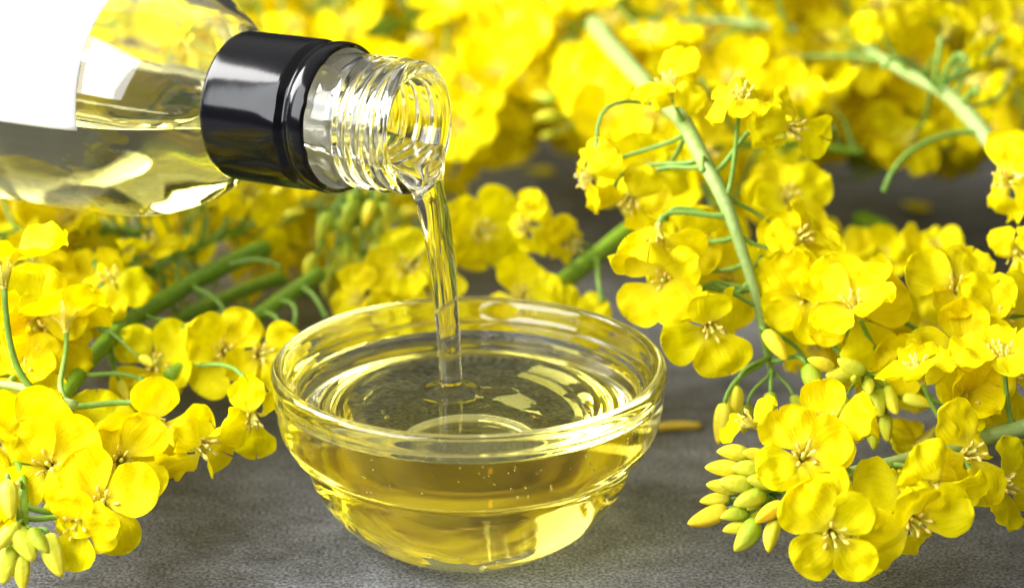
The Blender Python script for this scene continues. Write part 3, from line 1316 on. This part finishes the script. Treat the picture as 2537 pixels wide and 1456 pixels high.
A.hero(1762, 812, 1.4, (0.15, -0.45, 0.85), 1.1, ['flat', 'flat', 'droop', 'flat'], t=0.7)
A.hero(1990, 585, 3.0, (0.6, 0.3, 0.3), 0.9, ['droop', 'flat', 'cup', 'flat'], t=0.60)
A.hero(1960, 620, 3.4, (0.5, -0.2, 0.5), 0.8, ['droop', 'flat', 'droop', 'none'], t=0.68)
A.hero(1700, 690, 4.5, (0.3, -0.2, 0.7), 1.0, 'flat', t=0.66)
A.hero(1690, 600, 3.9, (0.35, -0.1, 0.8), 1.05, ['flat', 'cup', 'flat', 'droop'], t=0.6)
A.hero(1800, 690, 5.0, (0.2, 0.1, 0.9), 1.1, 'flat', t=0.7)
A.hero(1600, 430, 7.0, (-0.2, 0.1, 0.8), 1.1, ['flat', 'droop', 'cup', 'flat'], t=0.35)
A.hbud(1922, 858, 1.2, (0.5, -0.75, 0.2), 'yellow', 1.15, t=0.93)
A.hbud(2020, 945, 0.8, (0.4, -0.8, 0.2), 'green', 1.15, t=0.93)
A.hbud(1812, 1000, 0.6, (-0.25, -0.95, 0.1), 'yellow', 1.15, t=0.9)
A.hbud(1785, 1050, 0.2, (-0.2, -0.95, 0.1), 'yellow', 1.25, t=0.9)
A.hbud(1910, 1010, 0.6, (0.0, -1, 0.2), 'green', 0.95, t=0.97)
A.hbud(1850, 1040, 0.9, (-0.1, -1, 0.2), 'green', 0.9, t=0.97)
A.hbud(1975, 1010, 1.3, (0.3, -1, 0.2), 'green', 0.8, t=0.97)
for (px, py, Y, f_, t) in ((1480, 360, 4.5, (0.1, -1, 0), 0.25), (1520, 470, 5.0, (-0.2, -1, 0), 0.42), (1600, 450, 4.5, (-.3, -1, 0), 0.44),
                           (1740, 420, 3.0, (0, -1, 0.2), 0.42), (1650, 540, 3.2, (-.2, -1, .2), 0.56), (1740, 720, 2.4, (-.3, -1, .1), 0.72), (1915, 560, 3.8, (.6, -.6, 0), 0.5),
                           (2000, 900, 2.5, (.4, -.9, 0), 0.8), (1730, 720, 2.2, (-.5, -.8, 0), 0.76)):
    A.pedicel(t, at(px, py, Y), cam_dir(*f_), 0.05, knob=True)

# ---- lower right sprig with the bud cluster
B = Sprig('front sprig with a cluster of long green and yellow buds, lower right of the bowl', [at(2640, 1040, -0.4), at(2500, 1068, -0.8), at(2380, 1100, -1.2), at(2240, 1142, -1.6), at(2110, 1172, -1.9), at(1990, 1200, -2.1), at(1900, 1225, -2.2)], 0.24, 0.09, pale=True)
B.hero(1990, 1130, -3.4, (-0.05, 0.28, 0.95), 1.12, 'flat', spin=0.5)
B.hero(2065, 1325, -4.6, (0.0, -0.15, 0.97), 1.12, 'flat', spin=0.75)
B.hero(2255, 1205, -3.2, (0.0, 0.35, 0.6), 1.12, ['flat', 'droop', 'flat', 'droop'], spin=0.1)
B.hero(2270, 1290, -4.2, (0.25, -0.2, 0.85), 1.1, ['flat', 'cup', 'flat', 'droop'], spin=0.4)
B.hero(2405, 1120, -2.8, (0.3, 0.2, 0.7), 1.05, ['droop', 'flat', 'droop', 'flat'])
B.hero(2490, 1200, -2.4, (0.6, 0.0, 0.6), 1.05, ['flat', 'droop', 'flat', 'flat'])
B.hero(2110, 1085, -1.0, (0.5, 0.6, 0.4), 0.8, ['droop', 'shut', 'shut', 'none'])
B.hero(1850, 1040, -1.8, (-0.7, 0.5, 0.4), 0.8, ['flat', 'none', 'flat', 'none'])
B.hero(2330, 1210, -3.5, (0.4, -0.4, 0.5), 0.95, ['cup', 'droop', 'droop', 'flat'])
for (px, py, Y, f_, kd, sz) in ((1815, 1125, -2.6, (-1, .08, .2), 'yellow', 1.0), (1790, 1160, -2.8, (-1, 0.05, .2), 'yellow', 1.05), (1850, 1165, -3.0, (-1, .1, .3), 'green', 0.95),
                                (1790, 1205, -3.0, (-1, .15, .3), 'yellow', 1.0), (1820, 1195, -3.2, (-1, 0.1, .3), 'green', 1.0), (1855, 1235, -3.3, (-1, -.35, .3), 'green', 1.05),
                                (1752, 1278, -3.1, (-1, -.3, .3), 'orange', 1.25), (1818, 1278, -3.4, (-1, -.2, .3), 'green', 0.85), (1822, 1312, -3.5, (-1, -.15, .3), 'yellow', 0.8),
                                (1845, 1325, -3.7, (-.7, -.8, .2), 'green', 1.1), (1905, 1270, -3.8, (-.8, -.5, .4), 'orange', 1.0), (1915, 1330, -3.9, (-.2, -1, .2), 'yellow', 0.95),
                                (1880, 1195, -3.4, (-.9, .2, .4), 'green', 0.8), (1870, 1130, -3.3, (-.9, .2, .5), 'yellow', 0.85), (1862, 1285, -3.2, (-.8, -.6, .3), 'green', 0.9),
                                (1770, 1240, -2.6, (-1, -.1, .2), 'yellow', 0.9), (1880, 1255, -2.8, (-.9, -.3, .2), 'green', 0.9)):
    B.hbud(px, py, Y, f_, kd, sz, t=0.97)
B.auto(4, 0.05, 0.75, (1.2, 2.0), (1.0, 1.1), up=0.5, kinds=['flat', 'mix', 'droop'])

# ---- middle right sprig: open flowers and a bunch of round green buds
H = Sprig('sprig with broad open flowers and round green buds, right of the long pale stem', [at(2600, 740, 3.5), at(2480, 790, 3.0), at(2360, 840, 2.4), at(2250, 880, 1.9), at(2150, 925, 1.4)], 0.2, 0.1)
H.hero(2000, 735, 2.4, (-0.1, 0.25, 0.95), 1.15, 'flat')
H.hero(2110, 775, 1.6, (0.12, 0.1, 0.97), 1.2, 'flat', spin=0.3)
H.hero(2375, 715, 2.0, (0.1, 0.45, 0.85), 1.15, 'flat', spin=1.0)
H.hero(2390, 870, 0.8, (-0.15, 0.15, 0.95), 1.25, 'flat', spin=0.2)
H.hero(2385, 985, -0.3, (0.25, 0.3, 0.9), 1.1, 'cup', spin=0.6)
H.hero(2500, 930, 0.3, (0.3, 0.2, 0.9), 1.1, 'flat')
H.hero(2270, 900, 1.2, (-0.6, -0.1, 0.7), 0.95, ['cup', 'droop', 'cup', 'cup'])
H.hero(2480, 780, 1.6, (0.3, 0.2, 0.8), 1.1, 'flat')
for (px, py, f_, kd, sz) in ((2110, 903, (-.8, .4, .3), 'green', 1.0), (2078, 925, (-.9, .0, .4), 'green', 0.9), (2122, 935, (-.2, .2, .9), 'green', .7), (2150, 960, (0, -.6, .8), 'green', .8),
                             (2212, 992, (.3, -.8, .4), 'green', .95), (2275, 998, (.9, -.3, .3), 'yellow', .95), (2180, 1000, (.2, -.9, .3), 'green', .9), (2140, 1020, (0, -1, .2), 'green', .8),
                             (2050, 960, (-.8, -.4, .3), 'green', .8), (2080, 1010, (-.5, -.8, .3), 'green', .8), (2030, 900, (-.9, .3, .3), 'yellow', .9), (2200, 1060, (.1, -1, .1), 'green', .9),
                             (2160, 1080, (.1, -1, .1), 'green', .9)):
    H.hbud(px, py, 0.2, f_, kd, sz, t=0.98)
H.auto(8, 0.0, 0.9, (1.6, 2.6), (1.0, 1.15), up=0.1, kinds=['flat', 'flat', 'cup'], keep=lambda e: e.y > 1.2)

# ---- filler sprig under the main stem at right
H2 = Sprig('sprig of shaded flowers lying under the long pale stem', [at(1900, 600, 9), at(1960, 640, 7), at(2000, 690, 5.5), at(1990, 780, 4.0)], 0.16, 0.1)
H2.auto(9, 0.0, 1.0, (1.2, 2.2), (1.0, 1.15), up=0.2, kinds=['flat', 'mix', 'flat'])
H3 = Sprig('sprig at the far right edge with drooping petals over the dark gap', [at(2640, 420, 7), at(2600, 500, 6.0), at(2570, 560, 5.0), at(2540, 640, 4.0)], 0.18, 0.1)
H3.hero(2490, 445, 5.0, (-0.5, 0.1, 0.6), 1.1, ['droop', 'flat', 'droop', 'droop'])
H3.hero(2520, 640, 3.6, (0.2, -0.7, 0.4), 1.0, ['droop', 'shut', 'droop', 'shut'])
H3.auto(6, 0.3, 1.0, (1.0, 1.8), (1.0, 1.1), up=0.0, keep=lambda e: e.x > 11)

# ---- upper right sprig with the thick pale stem
C = Sprig('sprig with a thick pale stem crossing the top right corner', [at(2560, 470, 9), at(2490, 390, 10), at(2400, 290, 11.5), at(2330, 225, 13), at(2240, 180, 15), at(2150, 120, 18)], 0.27, 0.12, pale=True)
for (px, py, Y, f_, t) in ((2192, 468, 9.5, (-.3, -1, .1), 0.32), (2190, 165, 12, (-.4, -.6, .1), 0.55), (2395, 150, 12, (.4, -.9, 0), 0.6), (2480, 95, 13, (.5, .7, 0), 0.6), (2420, 230, 11, (-.3, -.8, .1), 0.45), (2330, 100, 13, (.1, 1, 0), .62)):
    C.pedicel(t, at(px, py, Y), cam_dir(*f_), 0.07, knob=True)
C.auto(9, 0.4, 1.0, (1.6, 2.6), (1.0, 1.15), up=0.1, keep=lambda e: e.y > 13)
C.cluster(8)

# ---- stem lying behind the bowl
D = Sprig('sprig with a straight green stem slanting up behind the bowl rim', [at(1345, 735, 8.5), at(1430, 670, 9.5), at(1530, 590, 11), at(1620, 520, 12.5)], 0.25, 0.22)
D.hero(1300, 560, 8.5, (-0.3, 0.1, 0.6), 0.95, ['droop', 'droop', 'flat', 'droop'], t=0.3)
D.hero(1330, 500, 9.0, (-0.1, 0.5, 0.5), 0.7, ['droop', 'cup', 'droop', 'none'], t=0.5)
D.hero(1420, 600, 8.8, (0.2, -0.3, 0.6), 0.85, ['droop', 'none', 'droop', 'flat'], t=0.4)
D.hero(1290, 730, 7.4, (0.0, 0.4, 0.6), 0.95, ['droop', 'flat', 'cup', 'droop'], t=0.05)
D.pedicel(0.45, at(1490, 740, 7.5), cam_dir(.2, -1, 0), 0.06, knob=True)
D2 = Sprig('pair of flowers low on the slate straight behind the stream', [at(1180, 610, 14), at(1130, 650, 11), at(1060, 680, 9), at(1000, 700, 8)], 0.14, 0.1)
D2.hero(1190, 570, 10.5, (0.3, 0.0, 0.8), 1.25, 'flat')
D2.hero(1010, 665, 7.8, (-0.1, 0.2, 0.8), 1.1, ['flat', 'flat', 'cup', 'flat'])
D2.hero(1080, 760, 7.6, (0.0, 0.4, 0.8), 1.1, 'flat')
D2.hero(890, 745, 7.5, (-0.5, 0.2, 0.7), 0.9, ['flat', 'cup', 'droop', 'flat'])
K = Sprig('low sprig lying on the slate close behind the bowl, seen through its glass', [at(1500, 880, 8), at(1350, 900, 7.6), at(1150, 905, 7.6), at(950, 890, 7.8), at(820, 870, 8)], 0.13, 0.1)
for (px, py, Y) in ((1430, 800, 7.2), (1330, 760, 8.4), (1390, 930, 6.8), (1270, 900, 6.9), (1150, 930, 6.7), (1040, 900, 6.9), (930, 860, 7.0), (1210, 840, 7.6), (1080, 830, 7.8), (880, 940, 6.6), (990, 980, 6.4), (1500, 960, 6.4)):
    K.hero(px, py, Y, (rnd.uniform(-.3, .3), rnd.uniform(0, .5), 0.8), 1.1, rnd.choice(['flat', 'flat', 'cup']))
G = Sprig('sprig with a short thick green stem lying in the dark gap at the right', [at(2130, 545, 17), at(2190, 570, 15.5), at(2240, 620, 13.5), at(2280, 670, 12), at(2320, 700, 10)], 0.3, 0.14)
G.hero(2190, 640, 11.5, (-0.2, 0.4, 0.7), 1.0, ['droop', 'flat', 'cup', 'flat'])
G.hero(2060, 630, 12.0, (-0.4, 0.4, 0.7), 1.1, 'flat')
G.hero(2310, 620, 9.5, (0.0, 0.3, 0.7), 1.0, ['flat', 'shut', 'cup', 'droop'])
G.auto(5, 0.5, 1.0, (1.0, 1.8), up=0.0, keep=lambda e: e.y < 13)

# ---- left side
E = Sprig('sprig with a thick green stem running along the left side to a cut end', [at(655, 615, 10), at(560, 655, 8.6), at(480, 695, 7.4), at(400, 745, 6.0), at(310, 805, 4.4), at(235, 875, 2.8), at(180, 945, 1.2), at(120, 1040, -0.6)], 0.235, 0.17)
E.hero(112, 848, 1.8, (-0.1, 0.5, 0.7), 1.15, ['flat', 'droop', 'flat', 'droop'])
E.hero(60, 930, 1.0, (0.1, 0.3, 0.8), 1.1, 'flat')
E.hero(45, 1090, -1.6, (0.1, -0.1, 0.9), 1.35, 'flat', spin=0.8)
E.hero(385, 900, 3.4, (0.15, 0.2, 0.9), 1.1, ['flat', 'flat', 'flat', 'cup'], spin=0.7)
E.hero(385, 1060, -0.6, (0.25, -0.55, 0.75), 1.25, ['flat', 'cup', 'flat', 'flat'])
E.hero(505, 1105, -1.2, (0.8, -0.3, 0.3), 1.05, ['droop', 'flat', 'cup', 'droop'])
E.hero(300, 1140, -1.4, (0.2, 0.1, 0.9), 1.1, 'flat')
E.hero(240, 1075, 0.3, (0.0, 0.3, 0.9), 1.0, ['flat', 'cup', 'flat', 'flat'])
for (px, py, Y, f_, t) in ((235, 650, 6.5, (-.2, .8, 0), .55), (350, 940, 1.8, (.9, -.5, .1), .82), (0, 965, 0.5, (-.9, -.3, 0), .9), (480, 870, 3.5, (-.3, -.9, 0), .5), (245, 760, 4.5, (0, -1, 0), .6),
                           (560, 780, 6, (.3, -.9, 0), .3), (690, 660, 8, (.7, -.6, 0), .15), (430, 640, 8, (-.5, .8, 0), .35), (210, 1130, -1.5, (.3, -.9, 0), .97)):
    E.pedicel(t, at(px, py, Y), cam_dir(*f_), 0.055, knob=True)
F = Sprig('sprig with a green stem lying behind and below the thick left stem', [at(790, 680, 9.5), at(720, 725, 8.2), at(640, 780, 6.8), at(560, 835, 5.2), at(480, 890, 3.8), at(420, 930, 3.0)], 0.22, 0.16)
F.hero(560, 870, 3.4, (0.1, 0.1, 0.9), 1.1, ['flat', 'flat', 'cup', 'flat'])
F.hero(650, 875, 3.2, (0.3, 0.1, 0.8), 1.05, ['flat', 'droop', 'flat', 'flat'])
F.hero(625, 1040, 0.2, (0.1, -0.85, 0.4), 0.95, ['cup', 'droop', 'droop', 'cup'], t=0.8)
for (px, py, Y, f_, t) in ((805, 780, 6.8, (.4, -.9, .1), .1), (730, 800, 6, (-.2, -1, 0), .25), (695, 840, 5, (.0, -1, 0), .35), (520, 800, 6.5, (-.3, -1, 0), .4), (430, 850, 5.2, (-.5, -.8, 0), .45)):
    F.pedicel(t, at(px, py, Y), cam_dir(*f_), 0.065, knob=True)
F2 = Sprig('sprig whose green stem pokes out between two others left of the bowl', [at(700, 690, 11.5), at(600, 720, 10), at(480, 770, 8.4), at(360, 830, 6.4), at(250, 860, 4.8)], 0.2, 0.14)
F2.auto(10, 0.2, 1.0, (1.2, 2.2), (0.9, 1.1), up=0.0, kinds=['flat', 'droop', 'mix', 'bare', 'bare'], keep=lambda e: e.x < -4)
F3 = Sprig('thin sprig tangled above the left stems, mostly bare stalks', [at(330, 700, 11), at(430, 640, 11), at(520, 600, 11.5), at(620, 560, 12)], 0.12, 0.06)
F3.auto(14, 0.0, 1.0, (1.2, 2.4), (0.8, 1.0), up=0.4, kinds=['bare', 'bare', 'flat'])
F3.cluster(6)
J = Sprig('bottom left sprig ending in plump yellow-green buds at the corner', [at(-60, 960, 0.5), at(20, 1060, -1.0), at(50, 1160, -2.2), at(60, 1260, -3.2), at(60, 1330, -3.8)], 0.14, 0.08)
J.hero(255, 1245, -3.0, (0.15, 0.3, 0.9), 1.15, 'flat', spin=0.35)
J.hero(190, 1300, -3.6, (-0.2, -0.3, 0.85), 1.05, ['flat', 'flat', 'droop', 'flat'])
J.hero(120, 1150, -2.2, (0.0, 0.2, 0.9), 1.1, 'flat')
J.hero(20, 1230, -3.2, (-0.4, -0.6, 0.5), 0.9, ['shut', 'shut', 'cup', 'shut'])
for (px, py, f_, kd, sz) in ((55, 1350, (.5, -.8, .3), 'green', 1.2), (140, 1375, (.4, -.9, .2), 'yellow', 1.3), (15, 1400, (-.2, -1, .2), 'green', 1.1), (60, 1420, (.1, -1, .1), 'yellow', 1.0),
                             (100, 1340, (.6, -.7, .2), 'green', .9), (20, 1330, (-.5, -.7, .3), 'green', 1.0), (25, 1240, (.2, -.9, .4), 'yellow', 1.2)):
    J.hbud(px, py, -4.3, f_, kd, sz, t=0.97)

# ---- bud cluster behind the stream
I = Sprig('sprig with a hanging bunch of green buds behind the bottle mouth', [at(1000, 430, 17), at(960, 480, 15), at(910, 530, 13.5), at(880, 560, 12.5)], 0.14, 0.1)
for k in range(26):
    px = rnd.uniform(770, 980)
    py = rnd.uniform(500, 720)
    I.hbud(px, py, rnd.uniform(9.5, 12), (rnd.uniform(-.4, .4), -1, rnd.uniform(0, .4)), rnd.choice(['green', 'green', 'green', 'yellow']), rnd.uniform(.85, 1.15), t=rnd.uniform(.7, .98))

# ---- masses: (label, px, py, Y, dir in plan, length, flowers, rise)
MASS = [
    ('sprig massed with flowers under the left end of the bottle', 30, 620, 10, (-1, -.3, 0), 7, 20),
    ('sprig of crowded flowers below the belly of the bottle', 250, 590, 13, (-.8, .2, 0.1), 7, 20),
    ('sprig of soft flowers just below the bottle shoulder', 430, 560, 17, (-1, 0, 0.1), 7, 16),
    ('sprig of flowers at the left edge, level with the thick stem', 20, 760, 5, (-.8, -.4, 0), 6, 18),
    ('leftmost sprig, its bright flowers beside the bare upper left stem', 110, 700, 7.5, (-.9, -.5, 0), 6, 14),
    ('sprig of blurred flowers below the black sleeve of the bottle', 640, 560, 16, (-.7, .3, .1), 6, 15),
    ('sprig of flowers above the hanging bud bunch, behind the bottle neck', 850, 520, 19, (-.8, .2, .1), 6, 13),
    ('lower left edge sprig, flowers crowding over the slate', -20, 1000, -0.5, (-1, -.2, 0), 4, 9),
    ('blurred sprig directly behind the threaded bottle mouth', 1150, 250, 22, (-.5, .3, .1), 8, 18),
    ('blurred sprig hanging low right of the bottle mouth', 1150, 400, 20, (-.5, -.3, -.4), 5, 10),
    ('blurred sprig above the black sleeve of the bottle', 760, 60, 30, (-1, 0, 0), 9, 20),
    ('blurred sprig at the top edge over the bottle neck', 980, 90, 26, (-1, .1, 0), 8, 20),
    ('blurred sprig at the top edge right of the bottle', 1240, 70, 27, (-.8, .1, .1), 8, 20),
    ('blurred sprig between the bottle mouth and the curled stalk', 1330, 250, 23, (-.9, 0, 0), 7, 18),
    ('blurred sprig left of the curled stalk, petals over the dark gap', 1420, 330, 24, (-.9, .1, -.1), 6, 14),
    ('blurred sprig at the top edge left of the long pale stem', 1420, 90, 29, (-.9, .1, .1), 8, 18),
    ('sprig of large pale flowers above the upper end of the long stem', 1680, 90, 20, (-.9, .3, 0), 7, 18),
    ('blurred sprig behind the upper flowers of the long pale stem', 1720, 330, 17, (-.9, .2, 0), 6, 16),
    ('sprig with yellow petals just right of the long stem, above the dark gap', 1880, 400, 14, (-.9, .2, 0), 6, 16),
    ('blurred sprig at the top edge centre right', 1900, 60, 24, (-.9, .1, .1), 8, 18),
    ('blurred sprig behind the flower with the open stamens', 1980, 230, 21, (-.9, .1, 0), 8, 18),
    ('blurred sprig at the top edge left of the thick right stem', 2140, 80, 24, (-.9, .1, .1), 8, 20),
    ('blurred sprig hanging to the left of the thick right stem', 2200, 300, 22, (-.9, .1, 0), 7, 18),
    ('blurred sprig below the thick right stem, over the dark gap', 2380, 400, 20, (-.8, .1, -.1), 6, 16),
    ('blurred sprig in the top right corner', 2400, 60, 22, (-.9, .1, .1), 8, 20),
    ('rightmost blurred sprig beside the thick right stem', 2560, 200, 20, (-.9, .1, 0), 7, 18),
    ('farthest sprig at the top edge, over the bottle shoulder', 620, -20, 40, (-1, 0, 0), 10, 16),
    ('farthest sprig at the top edge, above the bottle mouth', 1120, -20, 38, (-1, 0, 0), 10, 18),
    ('farthest sprig at the top edge, above the long pale stem', 1640, -40, 36, (-1, 0, 0), 10, 18),
    ('farthest sprig at the top edge, right of the middle', 2040, -40, 36, (-1, 0, 0), 10, 18),
    ('farthest sprig at the right of the top edge', 2440, -40, 36, (-1, 0, 0), 10, 18),
    ('sprig seen through the left end of the bottle', 120, 380, 22, (-1, .1, 0), 9, 20),
    ('sprig seen through the shoulder of the bottle', 420, 300, 26, (-1, .1, 0), 9, 20),
    ('sprig behind the upper shoulder of the bottle', 380, 60, 34, (-1, .1, 0), 9, 18),
]
for (lab, px, py, Y, dv, ln, nf) in MASS:
    c0 = at(px, py, Y)
    d = Vector(dv).normalized()
    if rnd.random() < 0.5:
        d.x = -d.x
    jit = Vector((0, rnd.uniform(-.25, .25), rnd.uniform(-.15, .15)))
    ctrl = [c0 + d * ln * q + Vector((0, 0, 0.5 * math.sin(PI * (q + .5)))) + jit * ln * q * 1.4 for q in (-0.5, -0.17, 0.17, 0.5)]
    for c_ in ctrl:
        c_.z = max(c_.z, 0.5)
    S = Sprig(lab, ctrl, 0.12, 0.05, pale=rnd.random() < 0.4)
    S.auto(int(nf * 1.15), 0.0, 1.0, (1.0, 2.6), (1.05, 1.3), up=0.15, kinds=['flat', 'flat', 'cup', 'droop', 'mix', 'mix', 'flat', 'bare', 'bare'])
    S.cluster(4, length=(0.9, 1.8))

# ------------------------------------------------------------------ loose bits on the slate
def loose(px, py, label, ang_, ln=1.5, wd=0.16, m=M_DRY, name='loose_petal', cat='petal'):
    c0 = on_table(px, py, 0.09)
    d = Vector((math.cos(ang_), math.sin(ang_), 0))
    path = [c0 + d * ln * (q - .5) + Vector((0, 0, 0.04 * math.sin(q * 3))) - c0 for q in [i / 8 for i in range(9)]]
    v, f = tube_data(path, [wd * (0.45 + 0.55 * math.sin(PI * (0.15 + 0.7 * i / 8))) * 0.5 for i in range(9)], 8)
    o = mesh_obj(name, v, f, [m])
    o.location = c0
    return tag(o, label, cat)


loose(1672, 1057, 'thin dry orange stalk lying on the slate beside the bowl', R(6), 1.35, 0.25, name='dry_stalk', cat='stalk')


def loose_petal(px, py, label, rot, sz):
    c0 = on_table(px, py, 0.16)
    o = bpy.data.objects.new('loose_petal', PETALS['flat'][3])
    COL.objects.link(o)
    o.matrix_basis = Matrix.Translation(c0) @ Matrix.Rotation(rot, 4, 'Z') @ Matrix.Rotation(R(4), 4, 'Y') @ Matrix.Diagonal((sz, sz * .6, sz * .25, 1))
    return tag(o, label, 'petal', 'petals fallen on the slate')


loose_petal(1290, 428, 'fallen petal in the dark gap behind the stream', 0.1, 1.1)
loose_petal(2225, 505, 'fallen petal in the dark gap at the right, above the short stem', -0.7, 1.1)

# ------------------------------------------------------------------ to real size
for o in list(scene.objects):
    if o.parent is None and o.type in ('MESH', 'EMPTY'):
        o.matrix_basis = Matrix.Scale(CM, 4) @ o.matrix_basis
